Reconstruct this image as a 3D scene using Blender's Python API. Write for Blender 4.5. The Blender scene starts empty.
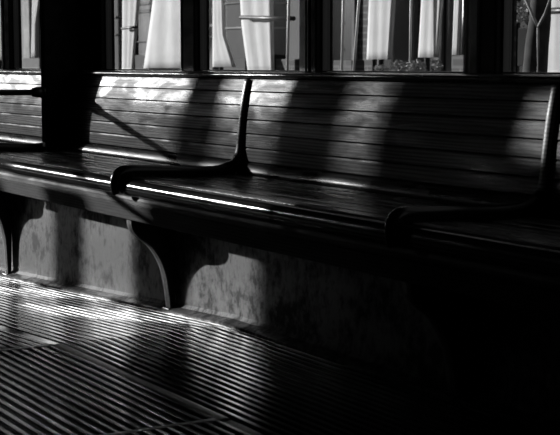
import bpy, bmesh, math, random
from mathutils import Vector, Matrix
random.seed(4)
S = bpy.context.scene
COL = S.collection
ZO = 1.0            # camera height above the flat floor; scene heights below are given from eye level
PI = math.pi

# ------------------------------------------------------------------ camera
F_PX = 1400.0
PITCH = math.atan((217.5 - 64.0) / F_PX)
PSI = math.atan(845.0 * math.cos(PITCH) / F_PX)
CAM = Vector((0, -3.0, 0))
FWD = Vector((-math.cos(PSI) * math.cos(PITCH), math.sin(PSI) * math.cos(PITCH), -math.sin(PITCH)))
RGT = Vector((math.sin(PSI), math.cos(PSI), 0))
UPV = RGT.cross(FWD)
cd = bpy.data.cameras.new('camera'); cam = bpy.data.objects.new('camera', cd); COL.objects.link(cam)
cd.sensor_width = 36; cd.lens = F_PX / 560 * 36
cam.matrix_world = Matrix.Translation(CAM + Vector((0, 0, ZO))) @ Matrix((RGT, UPV, -FWD)).transposed().to_4x4()
cd.clip_start = .05; cd.clip_end = 200
cd.dof.use_dof = True; cd.dof.focus_distance = 6.2; cd.dof.aperture_fstop = 9
S.camera = cam

def at(px, py, Y):
    """the point on the upright plane at distance Y that stands at this place of the photograph"""
    r = FWD * F_PX + RGT * (px - 280) + UPV * (217.5 - py)
    return CAM + r * ((Y - CAM.y) / r.y)

# ------------------------------------------------------------------ materials
def mat(name):
    m = bpy.data.materials.new(name); m.use_nodes = True
    nt = m.node_tree; b = nt.nodes['Principled BSDF']
    return m, nt, b
def N(nt, t, **k):
    n = nt.nodes.new(t)
    for a, v in k.items():
        if a in n.inputs.keys(): n.inputs[a].default_value = v
        else: setattr(n, a, v)
    return n
def ramp(nt, src, p):
    r = nt.nodes.new('ShaderNodeValToRGB'); e = r.color_ramp.elements
    while len(e) < len(p): e.new(.5)
    for i, (x, v) in enumerate(p): e[i].position = x; e[i].color = (v, v, v, 1)
    nt.links.new(src, r.inputs[0]); return r.outputs[0]
def coords(nt, sc):
    t = nt.nodes.new('ShaderNodeNewGeometry')
    mp = nt.nodes.new('ShaderNodeMapping'); mp.inputs['Scale'].default_value = sc
    nt.links.new(t.outputs['Position'], mp.inputs[0]); return mp.outputs[0]

def wood(name, lo, hi, r0, r1, spec=.5, bump=.25, coat=.0, figure=0.6, isl=True):
    m, nt, b = mat(name); L = nt.links
    v = coords(nt, (1.2, 14, 22))
    if isl:
        g = nt.nodes.new('ShaderNodeNewGeometry'); add = N(nt, 'ShaderNodeVectorMath', operation='ADD')
        sc = N(nt, 'ShaderNodeVectorMath', operation='SCALE'); oi = nt.nodes.new('ShaderNodeObjectInfo')
        L.new(oi.outputs['Random'], sc.inputs[0]); sc.inputs['Scale'].default_value = 37
        L.new(v, add.inputs[0]); L.new(sc.outputs[0], add.inputs[1]); v = add.outputs[0]
    n1 = N(nt, 'ShaderNodeTexNoise', Scale=3.2, Detail=7, Roughness=.65, Distortion=figure * 1.2); L.new(v, n1.inputs['Vector'])
    w = N(nt, 'ShaderNodeTexWave', Scale=1.1, Distortion=7 * figure, Detail=3); w.bands_direction = 'Z'
    w.inputs['Detail Scale'].default_value = .7; L.new(v, w.inputs['Vector'])
    mx = N(nt, 'ShaderNodeMix'); mx.data_type = 'FLOAT'; mx.inputs[0].default_value = .4
    L.new(n1.outputs[0], mx.inputs[2]); L.new(w.outputs['Fac'], mx.inputs[3])
    c = ramp(nt, mx.outputs[0], [(.36, lo), (.62, hi)]); L.new(c, b.inputs['Base Color'])
    n2 = N(nt, 'ShaderNodeTexNoise', Scale=3.2, Detail=6, Distortion=.8); L.new(coords(nt, (1.4, 4, 5)), n2.inputs['Vector'])
    L.new(ramp(nt, n2.outputs[0], [(.40, r0), (.60, r1)]), b.inputs['Roughness'])
    b.inputs['Specular IOR Level'].default_value = spec
    b.inputs['Coat Weight'].default_value = coat; b.inputs['Coat Roughness'].default_value = .12
    bp = N(nt, 'ShaderNodeBump', Strength=bump, Distance=.002)
    n3 = N(nt, 'ShaderNodeTexNoise', Scale=5, Detail=8, Roughness=.7); L.new(coords(nt, (4, 40, 60)), n3.inputs['Vector'])
    L.new(n3.outputs[0], bp.inputs['Height']); L.new(bp.outputs[0], b.inputs['Normal'])
    return m
def plain(name, v, rough=.5, metal=0., noise=0., sc=8, bump=0., spec=.5):
    m, nt, b = mat(name); L = nt.links
    b.inputs['Roughness'].default_value = rough; b.inputs['Metallic'].default_value = metal
    b.inputs['Specular IOR Level'].default_value = spec
    n = N(nt, 'ShaderNodeTexNoise', Scale=sc, Detail=6, Roughness=.6); L.new(coords(nt, (1, 1, 1)), n.inputs['Vector'])
    L.new(ramp(nt, n.outputs[0], [(.3, max(0, v * (1 - noise))), (.7, v * (1 + noise))]), b.inputs['Base Color'])
    if bump:
        bp = N(nt, 'ShaderNodeBump', Strength=bump, Distance=.003); L.new(n.outputs[0], bp.inputs['Height']); L.new(bp.outputs[0], b.inputs['Normal'])
    return m

M = {}
M['slat'] = wood('varnished_back_slat_wood', .02, .15, .33, .58, bump=.5, figure=1, spec=.3)
M['seat'] = wood('varnished_seat_slat_wood', .02, .26, .10, .3, bump=.25, spec=.6)
M['low'] = wood('varnished_rounded_slat_wood', .02, .07, .24, .36, bump=.15)
M['nose'] = wood('polished_front_rail_wood', .012, .03, .10, .18, bump=.1, spec=.28, figure=.3)
M['apron'] = wood('worn_apron_wood', .005, .025, .55, .7, bump=.8, spec=.2)
M['dark'] = wood('dark_body_wood', .003, .007, .45, .6, bump=.1, spec=.12, figure=.4, isl=False)
M['sill'] = wood('window_sill_wood', .02, .05, .2, .32, bump=.2, figure=.4)
M['arm'] = plain('black_enamelled_arm_metal', .008, .22, noise=.3, sc=20)
M['post'] = wood('worn_divider_wood', .12, .28, .25, .4, bump=.3, figure=.3)
M['iron'] = plain('black_cast_iron', .012, .45, noise=.5, sc=30, bump=.2)
M['flange'] = plain('lighter_iron_edge', .12, .45, noise=.5, sc=40, bump=.3)  # lighter grey than the leg web
M['frame'] = plain('dark_window_frame_paint', .02, .3, noise=.3)
M['track'] = plain('worn_metal_window_track', .22, .35, metal=.3, noise=.4, sc=12)
M['bar'] = plain('black_grab_rail_metal', .12, .28, metal=.8, noise=.2)
M['strip'] = plain('brushed_metal_seam_strip', .16, .38, metal=.9, noise=.4, sc=25, bump=.2)
M['ceil'] = plain('dark_ceiling_paint', .015, .6)

# scuffed sheet under the bench
m, nt, b = mat('scuffed_heater_panel_paint'); L = nt.links
n1 = N(nt, 'ShaderNodeTexNoise', Scale=5, Detail=8, Roughness=.62, Distortion=.5); L.new(coords(nt, (1, 1, 1.3)), n1.inputs['Vector'])
n2 = N(nt, 'ShaderNodeTexNoise', Scale=34, Detail=5, Roughness=.7); L.new(coords(nt, (1, 1, .6)), n2.inputs['Vector'])
mx = N(nt, 'ShaderNodeMix'); mx.data_type = 'FLOAT'; mx.inputs[0].default_value = .45
L.new(n1.outputs[0], mx.inputs[2]); L.new(n2.outputs[0], mx.inputs[3])
L.new(ramp(nt, mx.outputs[0], [(.43, .03), (.49, .085), (.56, .13)]), b.inputs['Base Color'])
L.new(ramp(nt, mx.outputs[0], [(.44, .62), (.56, .38)]), b.inputs['Roughness'])
bp = N(nt, 'ShaderNodeBump', Strength=.3, Distance=.003); L.new(n1.outputs[0], bp.inputs['Height']); L.new(bp.outputs[0], b.inputs['Normal'])
L.new(ramp(nt, mx.outputs[0], [(.44, .12), (.56, .45)]), b.inputs['Specular IOR Level'])
M['panel'] = m

# ribbed floor boards
m, nt, b = mat('worn_ribbed_floor_boards'); L = nt.links
n1 = N(nt, 'ShaderNodeTexNoise', Scale=4, Detail=8, Roughness=.65); L.new(coords(nt, (1, 5, 1)), n1.inputs['Vector'])
L.new(ramp(nt, n1.outputs[0], [(.3, .14), (.7, .32)]), b.inputs['Base Color'])
b.inputs['Metallic'].default_value = 1
L.new(ramp(nt, n1.outputs[0], [(.35, .10), (.7, .22)]), b.inputs['Roughness'])
bp = N(nt, 'ShaderNodeBump', Strength=.08, Distance=.002); L.new(n1.outputs[0], bp.inputs['Height']); L.new(bp.outputs[0], b.inputs['Normal'])
M['floor'] = m

def glass(name, t=.92):
    m = bpy.data.materials.new(name); m.use_nodes = True; nt = m.node_tree; nt.nodes.clear(); L = nt.links
    o = nt.nodes.new('ShaderNodeOutputMaterial'); mx = nt.nodes.new('ShaderNodeMixShader')
    tr = N(nt, 'ShaderNodeBsdfTransparent'); tr.inputs[0].default_value = (t, t, t, 1)
    gl = N(nt, 'ShaderNodeBsdfGlossy', Roughness=.01); gl.inputs[0].default_value = (.8, .8, .8, 1)
    lw_ = nt.nodes.new('ShaderNodeLayerWeight'); pw = N(nt, 'ShaderNodeMath', operation='POWER'); pw.inputs[1].default_value = 4; L.new(lw_.outputs['Facing'], pw.inputs[0])
    fr = N(nt, 'ShaderNodeMath', operation='MULTIPLY'); fr.inputs[1].default_value = .5; L.new(pw.outputs[0], fr.inputs[0])
    L.new(fr.outputs[0], mx.inputs[0]); L.new(tr.outputs[0], mx.inputs[1]); L.new(gl.outputs[0], mx.inputs[2]); L.new(mx.outputs[0], o.inputs[0])
    return m
M['glass'] = glass('clear_window_glass')
M['dim'] = glass('sun_dimming_glass', .42)  # this and the next two: unseen panes added to weaken sun patches
M['dim3'] = glass('faint_sun_dimming_glass', .7)
M['dim2'] = glass('second_sun_dimming_glass', .42)
# outdoors
M['cloth'] = plain('white_banner_cloth', .62, .8, noise=.12, sc=3)
M['cloth2'] = plain('pale_grey_banner_cloth', .42, .8, noise=.12, sc=3)
M['stone'] = plain('grey_stone', .11, .8, noise=.35, sc=3)
M['stone_l'] = plain('pale_stone', .33, .8, noise=.3, sc=4)
M['stone_d'] = plain('dark_stone', .025, .8, noise=.4, sc=3)
M['wallb'] = plain('dark_facade', .045, .8, noise=.4, sc=1.5)
m, nt, b = mat('dark_brick_facade'); br = N(nt, 'ShaderNodeTexBrick', Scale=1.0)
br.inputs['Brick Width'].default_value = .22; br.inputs['Row Height'].default_value = .075; br.inputs['Mortar Size'].default_value = .012
br.inputs['Color1'].default_value = (.03, .03, .03, 1); br.inputs['Color2'].default_value = (.05, .05, .05, 1); br.inputs['Mortar'].default_value = (.11, .11, .11, 1)
mp = nt.nodes.new('ShaderNodeNewGeometry'); sp_ = nt.nodes.new('ShaderNodeSeparateXYZ'); cb = nt.nodes.new('ShaderNodeCombineXYZ')
nt.links.new(mp.outputs['Position'], sp_.inputs[0]); nt.links.new(sp_.outputs[0], cb.inputs[0]); nt.links.new(sp_.outputs[2], cb.inputs[1])
nt.links.new(cb.outputs[0], br.inputs['Vector']); nt.links.new(br.outputs['Color'], b.inputs['Base Color']); b.inputs['Roughness'].default_value = .8
M['wallb'] = m
M['walll'] = plain('grey_facade', .08, .8, noise=.35, sc=1.2)
M['pane'] = plain('dark_facade_pane', .02, .2)
M['bark'] = plain('dark_bark', .04, .9, noise=.5, sc=12, bump=.6)
M['barkl'] = plain('pale_bark', .3, .9, noise=.4, sc=12, bump=.4)
M['leaf'] = plain('pale_bush_leaves', .4, .6, noise=.5, sc=18)
M['polem'] = plain('pale_painted_pole', .5, .4)
M['asph'] = plain('asphalt', .06, .85, noise=.3, sc=6)
M['pave'] = plain('pavement_concrete', .2, .85, noise=.3, sc=2)

# ------------------------------------------------------------------ mesh helpers
def Z(v): return Vector((v[0], v[1], v[2] + ZO))
def link(name, bm, mt, parent=None, smooth=False, bevel=0, seg=2, mods=None):
    bmesh.ops.recalc_face_normals(bm, faces=bm.faces)
    c = parent.matrix_world.translation.copy() if parent else Vector((0, 0, 0))
    if parent:
        c = Vector((0, 0, 0)); p = parent
        while p: c += p.location; p = p.parent
    for v in bm.verts: v.co -= c
    me = bpy.data.meshes.new(name); bm.to_mesh(me); bm.free()
    me.materials.append(M[mt]); o = bpy.data.objects.new(name, me); COL.objects.link(o)
    if smooth:
        for p in me.polygons: p.use_smooth = True
    if bevel:
        b = o.modifiers.new('bevel', 'BEVEL'); b.width = bevel; b.segments = seg; b.limit_method = 'ANGLE'; b.angle_limit = .6
    if parent: o.parent = parent
    return o
def own(o, base):
    """give a top-level mesh an origin at its own base"""
    b = Vector(base)
    o.data.transform(Matrix.Translation(-b)); o.location = b; return o
def box(bm, x0, x1, y0, y1, z0, z1):
    r = bmesh.ops.create_cube(bm, size=1)['verts']
    for v in r:
        v.co = Vector((x0 + (v.co.x + .5) * (x1 - x0), y0 + (v.co.y + .5) * (y1 - y0), z0 + ZO + (v.co.z + .5) * (z1 - z0)))
    return bm
def B(*a): return box(bmesh.new(), *a)
def sweep_x(bm, prof, xs, zf=None, close=True, jit=0):
    """a closed (y,z) outline carried along x"""
    rings = []
    for x in xs:
        dz = zf(x) if zf else 0
        rings.append([bm.verts.new((x, y, z + ZO + dz)) for y, z in prof])
    n = len(prof)
    for a, b2 in zip(rings, rings[1:]):
        for i in range(n if close else n - 1):
            bm.faces.new((a[i], a[(i + 1) % n], b2[(i + 1) % n], b2[i]))
    if close:
        bm.faces.new(rings[0]); bm.faces.new(rings[-1][::-1])
    return bm
def plate_yz(bm, prof, x0, x1):
    a = [bm.verts.new((x0, y, z + ZO)) for y, z in prof]; b2 = [bm.verts.new((x1, y, z + ZO)) for y, z in prof]
    n = len(prof)
    bm.faces.new(a); bm.faces.new(b2[::-1])
    for i in range(n): bm.faces.new((a[i], b2[i], b2[(i + 1) % n], a[(i + 1) % n]))
    return bm
def prism_xz(pts, y0, y1):
    bm = bmesh.new()
    a = [bm.verts.new((p[0], y0, p[2] + ZO)) for p in pts]; b2 = [bm.verts.new((p[0], y1, p[2] + ZO)) for p in pts]
    n = len(pts); bm.faces.new(a); bm.faces.new(b2[::-1])
    for i in range(n): bm.faces.new((a[i], b2[i], b2[(i + 1) % n], a[(i + 1) % n]))
    return bm
def tube(bm, pts, rad, seg=12, cap=True, flat=1.0):
    """a tube through points; rad is one radius or one per point; flat scales it along x"""
    P = [Vector(p) + Vector((0, 0, ZO)) for p in pts]; R = rad if isinstance(rad, (list, tuple)) else [rad] * len(P)
    rings = []
    for i, p in enumerate(P):
        t = (P[min(i + 1, len(P) - 1)] - P[max(i - 1, 0)]).normalized()
        u = Vector((1, 0, 0)) if abs(t.x) < .8 else Vector((0, 0, 1))
        w = t.cross(u).normalized(); u = w.cross(t).normalized()
        fl = flat[i] if isinstance(flat, list) else flat
        rings.append([bm.verts.new(p + u * math.cos(2 * PI * k / seg) * R[i] * fl + w * math.sin(2 * PI * k / seg) * R[i]) for k in range(seg)])
    for a, b2 in zip(rings, rings[1:]):
        for k in range(seg): bm.faces.new((a[k], a[(k + 1) % seg], b2[(k + 1) % seg], b2[k]))
    if cap: bm.faces.new(rings[0][::-1]); bm.faces.new(rings[-1])
    return bm
def smoothpath(pts, n=6):
    out = []
    for i in range(len(pts) - 1):
        p0 = pts[max(i - 1, 0)]; p1 = pts[i]; p2 = pts[i + 1]; p3 = pts[min(i + 2, len(pts) - 1)]
        for k in range(n):
            t = k / n
            out.append(tuple(.5 * (2 * b_ + (c - a) * t + (2 * a - 5 * b_ + 4 * c - d) * t * t + (3 * b_ - a - 3 * c + d) * t ** 3) for a, b_, c, d in zip(p0, p1, p2, p3)))
    out.append(tuple(pts[-1])); return out
def struct(o): o['kind'] = 'structure'; return o
def thing(name, label, cat, loc, group=None):
    o = bpy.data.objects.new(name, None); COL.objects.link(o); o.location = Vector(loc) + Vector((0, 0, ZO))
    o.empty_display_size = .1; return tag(o, label, cat, group)
def tag(o, label, cat, group=None):
    o['label'] = label; o['category'] = cat
    if group: o['group'] = group
    return o

# ------------------------------------------------------------------ floor
XR = -4.6
FZ = -.985
def fz(x): return 0 if x > XR else (x - XR) * .055
XS_END = [-16, -12, -9, -8, -7, -6, -5, XR]
PITCHR = .036
def ribs(name, xs, y0, y1):
    """ribbed board: y0 < y1"""
    n = max(1, round((y1 - y0) / PITCHR)); p = (y1 - y0) / n
    prof = []
    for i in range(n):
        a = y0 + i * p
        for f, h in ((0, -.012), (.42, -.012), (.45, -.003), (.49, -.0004), (.70, .0), (.90, -.0004), (.95, -.003), (.99, -.012)):
            prof.append((a + f * p * .999, FZ + h))
    prof += [(y1, FZ - .05), (y0, FZ - .05)]
    bm = sweep_x(bmesh.new(), prof, xs, fz)
    return link(name, bm, 'floor')
HY = -1.165; HX0, HX1 = -4.58, -3.37
struct(ribs('floor', XS_END[:-1] + [XR, -4, -3, -1, 1.6], HY + .017, -.478))
struct(ribs('floor_ramp_front', XS_END[:-1] + [HX0 - .022], -3.35, HY - .017))
struct(ribs('floor_hatch_cover', [HX0 + .012, HX1 - .012], -3.35, HY - .017))
struct(ribs('floor_front', [HX1 + .012, -1, 1.6], -3.35, HY - .017))
bm = sweep_x(bmesh.new(), [(HY - .016, FZ - .04), (HY - .016, FZ), (HY - .006, FZ + .002), (HY + .006, FZ + .002), (HY + .016, FZ), (HY + .016, FZ - .04)], [HX0 + .0, -4, HX1 + .01], fz)
struct(link('trim_floor_strip', bm, 'strip', bevel=.001))
struct(link('trim_floor_edge', sweep_x(bmesh.new(), [(HY - .016, FZ - .04), (HY - .016, FZ - .003), (HY + .016, FZ - .003), (HY + .016, FZ - .04)], XS_END[:-1] + [HX0 - .022], fz), 'floor'))
struct(link('trim_floor_joint', sweep_x(bmesh.new(), [(HY - .016, FZ - .04), (HY - .016, FZ - .003), (HY + .016, FZ - .003), (HY + .016, FZ - .04)], [HX1 + .01, 1.6], fz), 'floor'))
struct(link('trim_hatch_left', B(HX0 - .02, HX0 + .01, -3.35, HY - .017, FZ - .05, FZ + .001), 'strip', bevel=.001))
struct(link('trim_hatch_right', B(HX1 - .01, HX1 + .01, -3.35, HY - .017, FZ - .05, FZ + .001), 'strip', bevel=.001))

# panel under the bench with its coved foot
PY = -.430
cove = [(PY + .02, -.60), (PY, -.60), (PY - .003, FZ + .034)]
cove += [(PY - .014, FZ + .020), (PY - .048, FZ + .010), (PY - .054, FZ + .006), (PY - .056, FZ - .05), (PY + .02, FZ - .05)]
bm = bmesh.new()
rings = []
for x in XS_END + [-4, -2, 1.6]:
    rings.append([bm.verts.new((x, y, z + ZO + (0 if z > -.62 else fz(x)))) for y, z in cove])
for a, b2 in zip(rings, rings[1:]):
    for i in range(len(cove)): bm.faces.new((a[i], a[(i + 1) % len(cove)], b2[(i + 1) % len(cove)], b2[i]))
bm.faces.new(rings[0]); bm.faces.new(rings[-1][::-1])
struct(link('wall_heater_panel', bm, 'panel'))

# ------------------------------------------------------------------ bench side wall, windows
# posts: (x left edge at y=0, x right edge)
posts = [(-8.254, -8.168), (-7.10, -6.80), (-5.862, -5.745), (-4.746, -4.705), (-3.684, -3.605), (-2.5, -2.35)]
CEIL = 1.55
bm = B(-16, 1.6, .0, .08, -1.1, -.035)
struct(link('wall_back', bm, 'dark'))
struct(link('wall_back_header', B(-16, 1.6, 0, .08, .95, CEIL), 'dark'))
for i, (a, b_) in enumerate(posts):
    bm = B(a, b_, -.012, .07, -.035, .95)
    struct(link('wall_post_%d' % (i + 1), bm, 'dark', bevel=.006))
edges = [-16] + [x for p in posts for x in p] + [1.6]
k = 0
for i in range(0, len(edges), 2):
    a, b_ = edges[i], edges[i + 1]; k += 1
    # frame: stiles and bottom rail of the sash
    bm = bmesh.new()
    box(bm, a, a + .008, .012, .05, -.035, .95); box(bm, b_ - .008, b_, .012, .05, -.035, .95)
    box(bm, a + .008, b_ - .008, .012, .05, -.035, -.026); box(bm, a + .008, b_ - .008, .012, .05, .9, .95)
    w = struct(link('window_%d' % k, bm, 'frame', bevel=.003))
    link('pane', B(a + .02, b_ - .02, .028, .033, -.02, .92), 'glass', w)
# worn metal tracks on the post edges
for i, (x, wd) in enumerate([(-8.285, .03), (-5.872, .012), (-4.80, .05), (-4.76, .012), (-3.76, .022), (-3.715, .04), (-3.69, .008)]):
    bm = B(x - wd / 2, x + wd / 2, -.016, .012, -.032, .95)
    struct(link('trim_track_%d' % (i + 1), bm, 'track', bevel=.004))
struct(link('trim_jamb_bead', B(-6.89, -6.88, -.018, -.012, -.03, .95), 'frame', bevel=.002))
# cap rail (window sill)
sp = [(.012, -.062), (-.07, -.062), (-.098, -.056), (-.108, -.046), (-.104, -.038), (-.09, -.034), (.012, -.031)]
struct(link('trim_sill', sweep_x(bmesh.new(), sp, [-16, -7, -2, 1.6]), 'sill', bevel=.003))

# ------------------------------------------------------------------ other side of the car, unseen; openings shaped to throw the sun patches
FY0, FY1 = -3.40, -3.30
def fwall(name, *a): return struct(link(name, B(*a), 'dark'))
OPX0, OPX1, OZ0, OZ1 = -15.2, -10.85, .08, 1.5
LX1 = -10.48                      # right end of the low lights
SX1 = -6.4                        # right end of an added slot that lights the front rail
def sun_pane(n, x0, x1, z0, z1, g='glass'): return struct(link('window_%d' % n, B(x0, x1, -3.355, -3.35, z0, z1), g))  # pane of an unseen opening placed to shape the sunlight
fwall('wall_front', -16, 1.6, FY0, FY1, -1.15, OZ0)
fwall('wall_front_corner', -16, OPX0, FY0, FY1, OZ0, CEIL)
fwall('wall_front_header', OPX0, OPX1, FY0, FY1, OZ1, CEIL)
fwall('wall_front_low_right', LX1, SX1, FY0, FY1, OZ0, .705)
fwall('wall_front_end', SX1, 1.6, FY0, FY1, OZ0, CEIL)
# added bar keeping sun off the seat, two breaks let sun spots through
fwall('wall_front_sun_bar', OPX0, -11.27, FY0 + .02, FY1 - .02, .79, 1.0)
fwall('wall_front_sun_bar_right', -11.15, -10.40, FY0 + .02, FY1 - .02, .79, 1.0)
fwall('wall_front_seat_sun_slot_top', -10.40, -9.5, FY0, FY1, .87, 1.0)
fwall('wall_front_waist_right', -9.5, SX1, FY0, FY1, .755, 1.0)
fwall('wall_front_middle', OPX1, -10.24, FY0, FY1, 1.0, CEIL)
fwall('wall_front_under_sun_slot', -10.24, -9.80, FY0, FY1, 1.0, 1.18)
fwall('wall_front_over_sun_slot', -10.24, -9.80, FY0, FY1, 1.42, CEIL)
fwall('wall_front_upper_right', -9.80, SX1, FY0, FY1, 1.0, CEIL)
for i, (c, w_) in enumerate([(-12.39, .26), (-11.40, .40)]): fwall('wall_front_post_%d' % (i + 1), c - w_ / 2, c + w_ / 2, FY0 + .02, FY1 - .02, OZ0, .69)
for i, (c, w_) in enumerate([(-12.33, .26), (-11.42, .38)]): fwall('wall_front_upper_post_%d' % (i + 1), c - w_ / 2, c + w_ / 2, FY0 + .02, FY1 - .02, 1.0, OZ1)
sun_pane(8, OPX0, LX1, OZ0, .79)
sun_pane(9, OPX0, -11.42, 1.33, OZ1)
sun_pane(10, OPX0, -11.42, 1.0, 1.33, 'dim')
sun_pane(11, -11.42, OPX1, 1.0, OZ1, 'dim2')
sun_pane(12, -10.24, -9.80, 1.18, 1.42, 'dim3')  # added opening, lights the back slats at the right
sun_pane(13, -10.40, -9.5, .755, .87)  # added opening, puts sun on the seat
sun_pane(14, -10.40, SX1, .705, .755, 'dim')  # added slot, draws the dimmer bright line along the front rail
sun_pane(15, LX1, -10.40, .705, .79)  # added slot for the glint on the divider arm
fwall('wall_left', -16.1, -16, FY0, .08, -1.7, CEIL)
fwall('wall_right', 1.6, 1.7, FY0, .08, -1.7, CEIL)
struct(link('ceiling', B(-16.1, 1.7, FY0, .08, CEIL, CEIL + .06), 'ceil'))
struct(link('floor_underframe', B(-16, 1.6, FY0, .08, -1.75, -1.68), 'ceil'))

# ------------------------------------------------------------------ benches
def slat_prof(y_t, z_t, y_b, z_b, th=.018, r=.006):
    """back slat section: a slightly crowned board with eased edges"""
    d = Vector((y_b - y_t, z_b - z_t)); L_ = d.length; d /= L_; n = Vector((d.y, -d.x))
    if n.x > 0: n = -n
    o = Vector((y_t, z_t)); P = []
    lean = math.atan2(abs(d.x), abs(d.y)); hh = .0065 * math.tan(max(.06, math.radians(18) - lean))
    for u, h in ((0, -.010), (0, -hh - .002), (.0008, -hh), (.0073, 0), (L_ - .002, 0), (L_, -.002), (L_, -th), (0, -th)):
        P.append(tuple(o + d * u + n * h))
    return P
def YB(z):
    u = min(1, max(0, (-z - .06) / .345))
    return -.080 - .042 * (1 - (1 - u) ** 1.9)
gaps = [-.0605, -.1145, -.172, -.230, -.288, -.3465, -.405]
def bench(label, x0, x1, group, divs, legs):
    t = thing('slatted_bench', label, 'bench', ((x0 + x1) / 2, -.4, -1.02), group)
    xs = [x0] + [x0 + (x1 - x0) * i / 8 for i in range(1, 8)] + [x1]
    for a, b_ in zip(gaps, gaps[1:]):
        g = .0016
        link('back_slat', sweep_x(bmesh.new(), slat_prof(YB(a - g), a - g, YB(b_ + g), b_ + g), xs), 'slat', t)
    # rounded slat at the foot of the back
    P = []
    P += [(-.110, -.4065), (-.118, -.407), (-.126, -.4105), (-.132, -.417), (-.1365, -.4245), (-.140, -.432), (-.143, -.440), (-.145, -.449), (-.143, -.456), (-.115, -.456)]
    o = link('lower_back_slat', sweep_x(bmesh.new(), P, xs), 'low', t)
    for p in o.data.polygons: p.use_smooth = True
    o.data.set_sharp_from_angle(angle=.7)
    sy = [-.158, -.205, -.275, -.345, -.42, -.50, -.575, -.638]
    sz = lambda y: -.452 - .010 * math.sin(PI * min(1, max(0, (-y - .12) / .4))) + .0
    for a, b_ in zip(sy, sy[1:]):
        g = .0022; ya, yb = a - g, b_ + g
        P = [(ya, sz(ya) - .004), (ya - .004, sz(ya)), (yb + .005, sz(yb) + .0005), (yb + .001, sz(yb) - .002), (yb, sz(yb) - .02), (ya, sz(ya) - .02)]
        link('seat_slat', sweep_x(bmesh.new(), P, xs), 'seat', t)
    P = []
    for k in range(18):
        a = 2 * PI * k / 18
        P.append((-.655 + .027 * math.cos(a), -.490 + .034 * math.sin(a)))
    link('front_rail', sweep_x(bmesh.new(), P, xs), 'nose', t, smooth=True)
    link('seat_edge', sweep_x(bmesh.new(), [(-.643, -.455), (-.646, -.459), (-.646, -.50), (-.634, -.50), (-.634, -.457)], xs), 'seat', t)
    link('apron', sweep_x(bmesh.new(), [(-.655, -.537), (-.655, -.556), (-.660, -.560), (-.651, -.618), (-.647, -.622), (-.635, -.622), (-.635, -.52), (-.65, -.52)], xs), 'apron', t)
    bm = bmesh.new()
    for y in (-.60, -.45, -.30, -.18): box(bm, x0, x1, y, y + .04, -.52, -.4745)
    link('seat_frame', bm, 'dark', t)
    for x in divs: divider(t, x)
    for x in legs: leg(t, x)
    return t
def divider(t, x):
    path = smoothpath([(-.086, -.064), (-.106, -.16), (-.122, -.28), (-.134, -.385), (-.158, -.425), (-.215, -.448), (-.31, -.452), (-.42, -.446), (-.54, -.438), (-.625, -.434), (-.668, -.437), (-.690, -.460), (-.696, -.490), (-.694, -.518)], 5)
    def rr(i):
        f = i / (len(path) - 1)
        if f < .2: return .0105
        if f < .34: return .0105 + (f - .2) / .14 * .0215
        if f < .7: return .032 + .000 * f
        if f < .8: return .032 - (f - .7) * .02
        return .030 - (f - .8) / .2 * .018
    R = [rr(i) for i in range(len(path))]
    FL = [1.75 if i / (len(path) - 1) < .2 else max(.75, 1.75 - (i / (len(path) - 1) - .2) / .14) for i in range(len(path))]
    n1 = int(len(path) * .235)
    bm = tube(bmesh.new(), [(x, y, z) for y, z in path[n1:]], R[n1:], 16, flat=FL[n1:])
    a = link('divider_arm', bm, 'arm', t, smooth=True)
    tube_b = tube(bmesh.new(), [(x, y, z) for y, z in path[:n1 + 1]], R[:n1 + 1], 16, flat=FL[:n1 + 1])
    link('divider_post', tube_b, 'post', a, smooth=True)
def leg(t, x):
    dz = fz(x)
    zf = FZ + dz + .008
    front = smoothpath([(-.632, -.60), (-.628, -.655), (-.600, -.692), (-.545, -.732), (-.500, -.80), (-.477, -.87), (-.466, -.94), (-.459, zf)], 4)
    back = smoothpath([(-.441, zf), (-.436, -.95), (-.4335, -.86), (-.4315, -.80), (-.4315, -.72)], 4) + [(-.4315, -.60)]
    bm = plate_yz(bmesh.new(), front + back, x - .006, x + .006)
    bmesh.ops.remove_doubles(bm, verts=bm.verts, dist=1e-5)
    w = link('leg', bm, 'iron', t)
    # flange on the front edge
    bm = bmesh.new(); rg = []
    for i, (y, z) in enumerate(front):
        p0 = Vector(front[max(i - 1, 0)]); p1 = Vector(front[min(i + 1, len(front) - 1)]); d = (p1 - p0).normalized(); n = Vector((d.y, -d.x))
        if n.x > 0: n = -n
        rg.append([bm.verts.new((x + sx, y + n.x * h, z + n.y * h + ZO)) for sx, h in ((-.022, .001), (-.022, .007), (0, .010), (.022, .007), (.022, .001))])
    for a, b_ in zip(rg, rg[1:]):
        for k_ in range(5): bm.faces.new((a[k_], a[(k_ + 1) % 5], b_[(k_ + 1) % 5], b_[k_]))
    bm.faces.new(rg[0]); bm.faces.new(rg[-1][::-1])
    link('flange', bm, 'flange', w)
    bm = B(x - .035, x + .03, -.478, -.436, zf - .004, zf + .008)
    link('foot_plate', bm, 'iron', w, bevel=.004)
DX = 1.893; D0 = -5.12
bench('long varnished slatted bench under the three right-hand windows, with curved dividers', -6.985, -1.4, None, [D0, D0 + DX], [D0, D0 + DX])
bench('slatted bench section beyond the dark partition at the far left', -9.6, -7.035, None, [-7.09], [-6.98 - .06])

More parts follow.
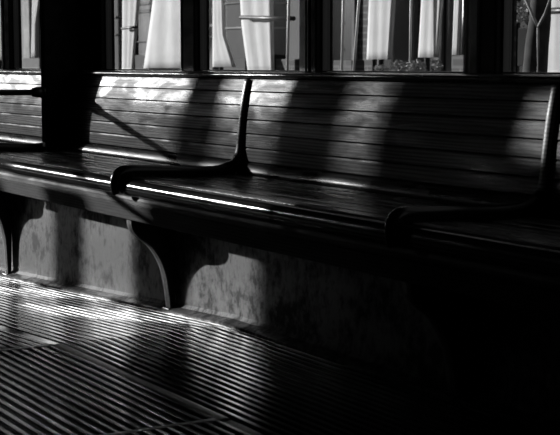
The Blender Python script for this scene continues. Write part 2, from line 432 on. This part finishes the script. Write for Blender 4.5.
# partition at the end of the bench, full height
pt = thing('partition', 'tall black wooden partition standing on the bench between the left windows', 'partition', (-7.01, -.13, -.42))
link('panel', B(-7.035, -6.985, -.254, -.020, -.44, CEIL), 'dark', pt, bevel=.006)
bm = tube(bmesh.new(), [(-7.01, -.257, CEIL), (-7.01, -.257, .6), (-7.01, -.257, -.41)], .007, 10)
link('edge_bead', bm, 'frame', pt, smooth=True)
gr = thing('grab_rail', 'black horizontal grab rail fixed to the front edge of the dark partition', 'handrail', (-7.01, -.31, -.15))
link('rail', tube(bmesh.new(), [(-7.01, -.28, -.148), (-7.01, -.9, -.148), (-7.01, -2.15, -.148)], .016, 14), 'bar', gr, smooth=True)
bm = bmesh.new(); tube(bm, smoothpath([(-7.01, -.25, -.148), (-7.01, -.265, -.148), (-7.01, -.29, -.148), (-7.01, -.315, -.148)], 3), [.034, .034, .034, .03, .029, .029, .028, .026, .024, .022], 16)
link('flange_mount', bm, 'bar', gr, smooth=True)
link('upright', tube(bmesh.new(), [(-7.01, -2.15, -1.12), (-7.01, -2.15, CEIL)], .02, 14), 'bar', gr, smooth=True)

# ------------------------------------------------------------------ outdoors
GZ = -1.6
struct(link('ground_street', B(-70, 20, .3, 4.5, GZ - .1, GZ), 'asph'))
struct(link('ground_pavement', B(-70, 20, 4.5, 12, GZ - .1, GZ + .15), 'pave'))
struct(link('ground_far_side', B(-70, 20, -20, .3, GZ - .2, GZ - .1), 'asph'))
def ext(x, y, Y): p = at(x, y, Y); return (p.x, Y, p.z)

def banner(name, label, cat, mt, Y, xt0, xt1, xb0, xb1, yb=None, group=None, mid=None, th=.03, pole=True):
    """upright cloth: edges at the top of the frame (y=0) and at yb, carried on upward"""
    zb = GZ + .25 if yb is None else None
    ybp = 72 if yb is None else yb
    T0, T1, B0, B1 = ext(xt0, 0, Y), ext(xt1, 0, Y), ext(xb0, ybp, Y), ext(xb1, ybp, Y)
    zt = T0[2] + 1.3
    def ex(T, Bq, z): f = (z - Bq[2]) / (T[2] - Bq[2]); return (Bq[0] + (T[0] - Bq[0]) * min(f, 1.6), Y, z)
    left = [ex(T0, B0, zt), T0] + ([ext(mid[0][0], mid[0][1], Y)] if mid and mid[0] else []) + [B0]
    right = [ex(T1, B1, zt), T1] + ([ext(mid[1][0], mid[1][1], Y)] if mid and mid[1] else []) + [B1]
    if yb is None: left.append((B0[0], Y, zb)); right.append((B1[0], Y, zb))
    bm = bmesh.new(); nU = 10; AM = .012 * min(1, abs(T1[0] - T0[0]) / 1.1)
    # resample both edges by height and ripple the cloth a little
    zs = [left[0][2] + (left[-1][2] - left[0][2]) * i / 24 for i in range(25)]
    def xat(E, z):
        for p, q in zip(E, E[1:]):
            if p[2] >= z >= q[2] - 1e-6: return p[0] + (q[0] - p[0]) * ((p[2] - z) / max(1e-6, p[2] - q[2]))
        return E[-1][0]
    fr = []; bk = []
    for z in zs:
        a, b_ = xat(left, z), xat(right, z)
        fr.append([bm.verts.new((a + (b_ - a) * u / nU, Y + AM * math.sin(u * 1.7 + z * 2), z + ZO)) for u in range(nU + 1)])
        bk.append([bm.verts.new((a + (b_ - a) * u / nU, Y + th + AM * math.sin(u * 1.7 + z * 2), z + ZO)) for u in range(nU + 1)])
    for i in range(24):
        for u in range(nU):
            bm.faces.new((fr[i][u], fr[i][u + 1], fr[i + 1][u + 1], fr[i + 1][u])); bm.faces.new((bk[i][u], bk[i + 1][u], bk[i + 1][u + 1], bk[i][u + 1]))
        bm.faces.new((fr[i][0], fr[i + 1][0], bk[i + 1][0], bk[i][0])); bm.faces.new((fr[i][nU], bk[i][nU], bk[i + 1][nU], fr[i + 1][nU]))
    for u in range(nU):
        bm.faces.new((fr[0][u], bk[0][u], bk[0][u + 1], fr[0][u + 1])); bm.faces.new((fr[24][u], fr[24][u + 1], bk[24][u + 1], bk[24][u]))
    cx = (left[0][0] + right[0][0]) / 2
    base = thing(name, label, cat, (cx, Y, GZ), group)
    link('cloth', bm, mt, base, smooth=True)
    bar = tube(bmesh.new(), [(left[0][0] - .05, Y + .015, zt + .02), (right[0][0] + .05, Y + .015, zt + .02)], .02, 8); link('top_bar', bar, 'polem', base, smooth=True)
    if 1:
        px = left[0][0] - .03 if pole else max(p[0] for p in left) + .04
        link('pole', tube(bmesh.new(), [(px, Y + .08, GZ), (px, Y + .08, zt + .1)], .025, 10), 'frame', base, smooth=True)
    return base
G1 = None
b1 = banner('cloth_banner', 'narrow white cloth banner seen at left of the first full window', 'banner', 'cloth', 4.3, 122, 138, 122, 131.5, pole=False)
banner('cloth_banner', 'broad white cloth banner filling the right half of the first full window', 'banner', 'cloth', 4.3, 152, 190, 143.5, 190, 68, pole=False)
banner('cloth_banner', 'white cloth banner with curved right edge at left of the second window', 'banner', 'cloth', 4.3, 212.5, 222, 212.5, 233.5, 67, mid=(None, (223, 35)), pole=False)
b2 = banner('cloth_banner', 'wide white cloth banner in the middle of the second window', 'banner', 'cloth', 4.3, 239.5, 271.5, 248, 272.5, 73, mid=((241, 25), None), pole=False)
banner('cloth_banner', 'pale cloth banner nearer the left side of the third window', 'banner', 'cloth', 4.3, 368.5, 393.5, 366.5, 389.5, 59.5)
banner('cloth_banner', 'pale cloth banner hanging right of centre in the third window', 'banner', 'cloth', 4.3, 421, 441, 418, 436.5, 57.5)
banner('cloth_banner', 'narrow pale banner beside another at the right of the third window', 'banner', 'cloth', 4.3, 454, 459, 452, 456.5, 55, pole=False)
banner('cloth_banner', 'slim pale banner nearest the post at the right of the third window', 'banner', 'cloth', 4.45, 461.5, 467.5, 460, 466, 55, pole=False)
banner('cloth_banner', 'narrow white cloth hanging in the small window left of the dark partition', 'banner', 'cloth', 4.3, 32, 38.5, 31, 35, 57.5, mid=(None, (35, 25)), pole=False)
banner('cloth_banner', 'pale hanging cloth cut by the left edge of the picture', 'banner', 'cloth2', 4.3, -8, 3.2, -8, 3.2, 60, pole=False)
b3 = banner('cloth_banner', 'pale cloth at the lower right corner of the rightmost window', 'banner', 'cloth', 4.5, 549, 580, 545, 580, pole=False)

def pillar(label, Y, xl, xr, mt, bands=(), base=None, base_mt='stone_d'):
    a, b_ = ext(xl, 30, Y)[0], ext(xr, 30, Y)[0]; c = (a + b_) / 2
    t = thing('stone_pillar', label, 'pillar', (c, Y, GZ), None)
    link('shaft', B(a, b_, Y, Y + (b_ - a), GZ, 3.0), mt, t, bevel=.02)
    for (y0, y1, v) in bands:
        z0, z1 = ext(0, y1, Y)[2], ext(0, y0, Y)[2]
        z0, z1 = ext((xl + xr) / 2, y1, Y)[2], ext((xl + xr) / 2, y0, Y)[2]
        link('band', B(a - .015, b_ + .015, Y - .02, Y + (b_ - a) + .02, z0, z1), v, t, bevel=.008)
    if base:
        z1 = ext((xl + xr) / 2, base, Y)[2]
        link('plinth', B(a - .03, b_ + .03, Y - .04, Y + (b_ - a) + .03, GZ, z1), base_mt, t, bevel=.01)
    return t
pillar('grey stone pillar with dark bands between white banners in the first full window', 5.4, 138, 150.5, 'stone', [(2, 5, 'stone_d'), (9, 13, 'stone_d'), (41, 42.5, 'stone_d')], 55)
pillar('dark stone pillar behind the second window between the two white banners', 5.4, 225, 247, 'stone_d', [(27, 29, 'stone_l'), (2, 4, 'stone')], 58)
pillar('grey pillar with thin ledges at left edge of the first full window', 5.4, 114, 122, 'stone_d', [(16, 18.5, 'stone'), (34, 35.5, 'stone')], None)
pillar('mottled pale pillar in the small window left of the partition', 5.6, 22, 29.5, 'stone_l', [], None)
pillar('narrow grey pillar at the left edge of the second window', 5.6, 206, 213, 'stone', [(8, 11, 'stone_d'), (24, 27, 'stone_l'), (36, 38, 'stone_d')], None)
# low ledge left of partition
def solid(name, label, cat, mt, Y, x0, x1, y0, y1, d, ground=False, group=None, bev=.01):
    a, b_ = ext(x0, y1, Y), ext(x1, y0, Y)
    bm = B(a[0], b_[0], Y, Y + d, GZ if ground else a[2], b_[2])
    o = link(name, bm, mt, bevel=bev); own(o, ((a[0] + b_[0]) / 2, Y, (GZ if ground else a[2]) + ZO)); return tag(o, label, cat, group)
lw = solid('stone_ledge', 'low grey stone ledge seen through the window left of the partition', 'ledge', 'stone', 4.9, -8, 43, 58, 72, .3, True)
solid('stone_ledge', 'dark low stone wall at the foot of the first and second windows', 'ledge', 'stone_d', 6.2, 120, 275, 62, 75, .3, True)
solid('planter_box', 'dark square planter block at the right of the third window', 'planter', 'wallb', 4.2, 451, 466, 55, 75, .06, True)
solid('planter_box', 'dark low block at the left of the third window behind two pale poles', 'planter', 'wallb', 4.6, 333, 352, 60, 75, .15, True)
solid('planter_box', 'dark block below the pale pole in the second window', 'planter', 'wallb', 4.6, 276, 296, 59, 75, .15, True)
# horizontal bars
def hbar(parent, Y, x0, y0, x1, y1, r, mt):
    p, q = ext(x0, y0, Y), ext(x1, y1, Y)
    link('cross_bar', tube(bmesh.new(), [p, q], r, 8), mt, parent, smooth=True)
hbar(b2, 4.24, 241, 17.5, 294, 18.5, .022, 'iron')
hbar(b1, 4.24, 122, 28.5, 137, 27, .016, 'iron')
hbar(b3, 4.42, 550, 11, 575, 10, .026, 'iron')
def pole(label, Y, xt, xb, yb, r, mt='polem'):
    p, q = ext(xt, 0, Y), ext(xb, yb, Y); d = (p[0] - q[0]) / (p[2] - q[2])
    top = (p[0] + d * 1.5, Y, p[2] + 1.5); bot = (q[0] + d * (GZ - q[2]), Y, GZ)
    t = thing('thin_pole', label, 'pole', bot, None)
    link('shaft', tube(bmesh.new(), [bot, top], r, 10), mt, t, smooth=True)
    link('cap', tube(bmesh.new(), [(top[0], Y, top[2]), (top[0], Y, top[2] + .03), (top[0], Y, top[2] + .05)], [r * 1.5, r * 1.5, r * .5], 10), mt, t, smooth=True)
pole('slim pale pole at the right of the second window', 4.1, 289, 287.5, 60, .014)
pole('slim pale upright pole at the left of the third window', 4.2, 343.5, 342, 60, .013)
pole('pale leaning pole just left of the pale banners in the third window', 4.15, 359, 353.5, 72, .012)
pole('short pale post rising from the bushes in the third window', 4.2, 411, 410, 70, .010)

# facades
def building(label, x0, x1, Y, mt, nwin, zs, ww, wh, wmt='pane', h=9, d=5):
    t = thing('building', label, 'building', ((x0 + x1) / 2, Y, GZ))
    link('wall', B(x0, x1, Y, Y + d, GZ, h), mt, t)
    st = (x1 - x0) / nwin
    for i in range(nwin):
        for z in zs:
            c = x0 + st * (i + .5)
            bm = bmesh.new(); f = .05
            box(bm, c - ww / 2 - f, c + ww / 2 + f, Y - .05, Y + .02, z - f, z); box(bm, c - ww / 2 - f, c + ww / 2 + f, Y - .05, Y + .02, z + wh, z + wh + f)
            box(bm, c - ww / 2 - f, c - ww / 2, Y - .05, Y + .02, z, z + wh); box(bm, c + ww / 2, c + ww / 2 + f, Y - .05, Y + .02, z, z + wh)
            o = link('window_frame', bm, 'stone', t); link('pane', B(c - ww / 2, c + ww / 2, Y - .02, Y + .03, z, z + wh), wmt, o)
    for k_ in range(3):
        link('ledge', B(x0, x1, Y - .1, Y, -.9 + k_ * 2.4, -.82 + k_ * 2.4), 'stone', t)
    return t
building('dark brick building across the street behind the third window', -14.2, -4, 6.0, 'wallb', 9, (-.5, 1.9), .6, 1.4)
building('grey building across the street behind the first and second windows', -30, -14.4, 7.0, 'walll', 9, (-.6, 1.9), .8, 1.5)
building('dark distant building at the far left behind the banners', -60, -31, 7.5, 'stone', 12, (-.6, 1.9), 1., 1.5)

# bushes below the banners in the third window
def bush(label, x, y, Y, r, mt):
    c = Vector(ext(x, y, Y)); t = thing('leafy_bush', label, 'bush', (c.x, Y, GZ), 'bushes behind the third window')
    bm = bmesh.new()
    for i in range(260):
        v = Vector((random.gauss(0, 1), random.gauss(0, 1), random.gauss(0, 1))).normalized() * r * random.uniform(.5, 1)
        v.z *= .8; p = c + v + Vector((0, 0, ZO)); s_ = r * .16
        a = Vector((random.uniform(-1, 1), random.uniform(-1, 1), random.uniform(-1, 1))).normalized(); b_ = a.orthogonal().normalized(); n_ = a.cross(b_)
        vs = [bm.verts.new(p + a * s_), bm.verts.new(p + b_ * s_ * .5 + n_ * s_ * .1), bm.verts.new(p - a * s_), bm.verts.new(p - b_ * s_ * .5 + n_ * s_ * .1)]
        bm.faces.new(vs)
    f = link('foliage', bm, mt, t)
    link('stem', tube(bmesh.new(), [(c.x, Y, GZ), (c.x + .01, Y, c.z)], .015, 8), 'bark', t, smooth=True)
bush('pale leafy bush at the foot of the pale post in the third window', 399, 67, 4.0, .08, 'leaf')
bush('pale leafy bush right of the pale post in the third window', 416, 68, 3.75, .09, 'leaf')
bush('small pale bush below the left banner of the third window', 381, 71, 3.6, .07, 'leaf')
bush('grey bush below the right banner of the third window', 432, 67, 4.7, .10, 'leaf')
bush('pale bush spray at the left of the rightmost window', 529, 12, 4.6, .15, 'leaf')

# trees behind the rightmost window
def tree(label, Y, pts, rads, branches, mt):
    P = [ext(x, y, Y) for x, y in pts]; bot = (P[-1][0], Y, GZ)
    t = thing('street_tree', label, 'tree', bot)
    up = [] if branches else [P[0][:2] + (P[0][2] + 1.2,)]
    link('trunk', tube(bmesh.new(), up + P + [bot], rads[:len(up)] + rads + [rads[-1] * 1.2], 14), mt, t, smooth=True)
    for br in branches:
        q = [ext(x, y, Y - .02) for x, y in br[0]]
        top = q[0]; q = [(top[0] + (q[0][0] - q[1][0]) * 1.5, Y, top[2] + (q[0][2] - q[1][2]) * 1.5)] + q
        link('branch', tube(bmesh.new(), q, [br[1]] * len(q), 10), mt, t, smooth=True)
tree('thick dark tree trunk at the left side of the rightmost window', 4.2, [(541, 0), (540, 20), (537, 45), (535, 72)], [.078, .082, .09, .095], [], 'bark')
tree('slender pale forked sapling in front of the thick dark trunk', 3.9, [(538, 26), (538, 47), (538, 60)], [.010, .009, .006], [([(526, 0), (532, 14), (538, 27)], .011), ([(550, 0), (545, 14), (538, 27)], .010)], 'barkl')
solid('white_sign_board', 'small white board at the left of the rightmost window, behind the dark trunk', 'sign', 'cloth', 4.6, 517, 528, 28, 66, .03)
# dark leaning trunk / hanging that gives the slanting edge beside the right post
solid('dark_column', 'dark column outside beside the broad window post at the right', 'pillar', 'wallb', 1.6, 496, 515, -20, 75, .02, True)

# ------------------------------------------------------------------ light
sd = bpy.data.lights.new('sun', 'SUN'); sd.energy = 6.0; sd.angle = math.radians(.6)
so = bpy.data.objects.new('sun', sd); COL.objects.link(so)
so.rotation_euler = Vector((2.1, 1, -.46)).to_track_quat('-Z', 'Y').to_euler()
so.location = (-20, -10, 8)
W = bpy.data.worlds.new('sky'); S.world = W; W.use_nodes = True; nt = W.node_tree; bg = nt.nodes['Background']
tc = nt.nodes.new('ShaderNodeTexCoord'); sx = nt.nodes.new('ShaderNodeSeparateXYZ'); nt.links.new(tc.outputs['Generated'], sx.inputs[0])
SUN_TO = Vector((-2.1, -1, .46)).normalized()
dp = N(nt, 'ShaderNodeVectorMath', operation='DOT_PRODUCT'); dp.inputs[1].default_value = SUN_TO; nt.links.new(tc.outputs['Generated'], dp.inputs[0])
mxx = N(nt, 'ShaderNodeMath', operation='MAXIMUM'); mxx.inputs[1].default_value = 0; nt.links.new(dp.outputs['Value'], mxx.inputs[0])
pw = N(nt, 'ShaderNodeMath', operation='POWER'); pw.inputs[1].default_value = 160; nt.links.new(mxx.outputs[0], pw.inputs[0])
gw = N(nt, 'ShaderNodeMath', operation='MULTIPLY'); gw.inputs[1].default_value = 30; nt.links.new(pw.outputs[0], gw.inputs[0])
ad = N(nt, 'ShaderNodeMath', operation='ADD'); nt.links.new(ramp(nt, sx.outputs[2], [(.0, .9), (.25, .75), (1, .4)]), ad.inputs[0]); nt.links.new(gw.outputs[0], ad.inputs[1])
nt.links.new(ad.outputs[0], bg.inputs[0]); bg.inputs[1].default_value = .3

S.view_settings.view_transform = 'Standard'; S.view_settings.look = 'None'
S.view_settings.gamma = 1; S.view_settings.exposure = 0; S.view_settings.use_curve_mapping = False
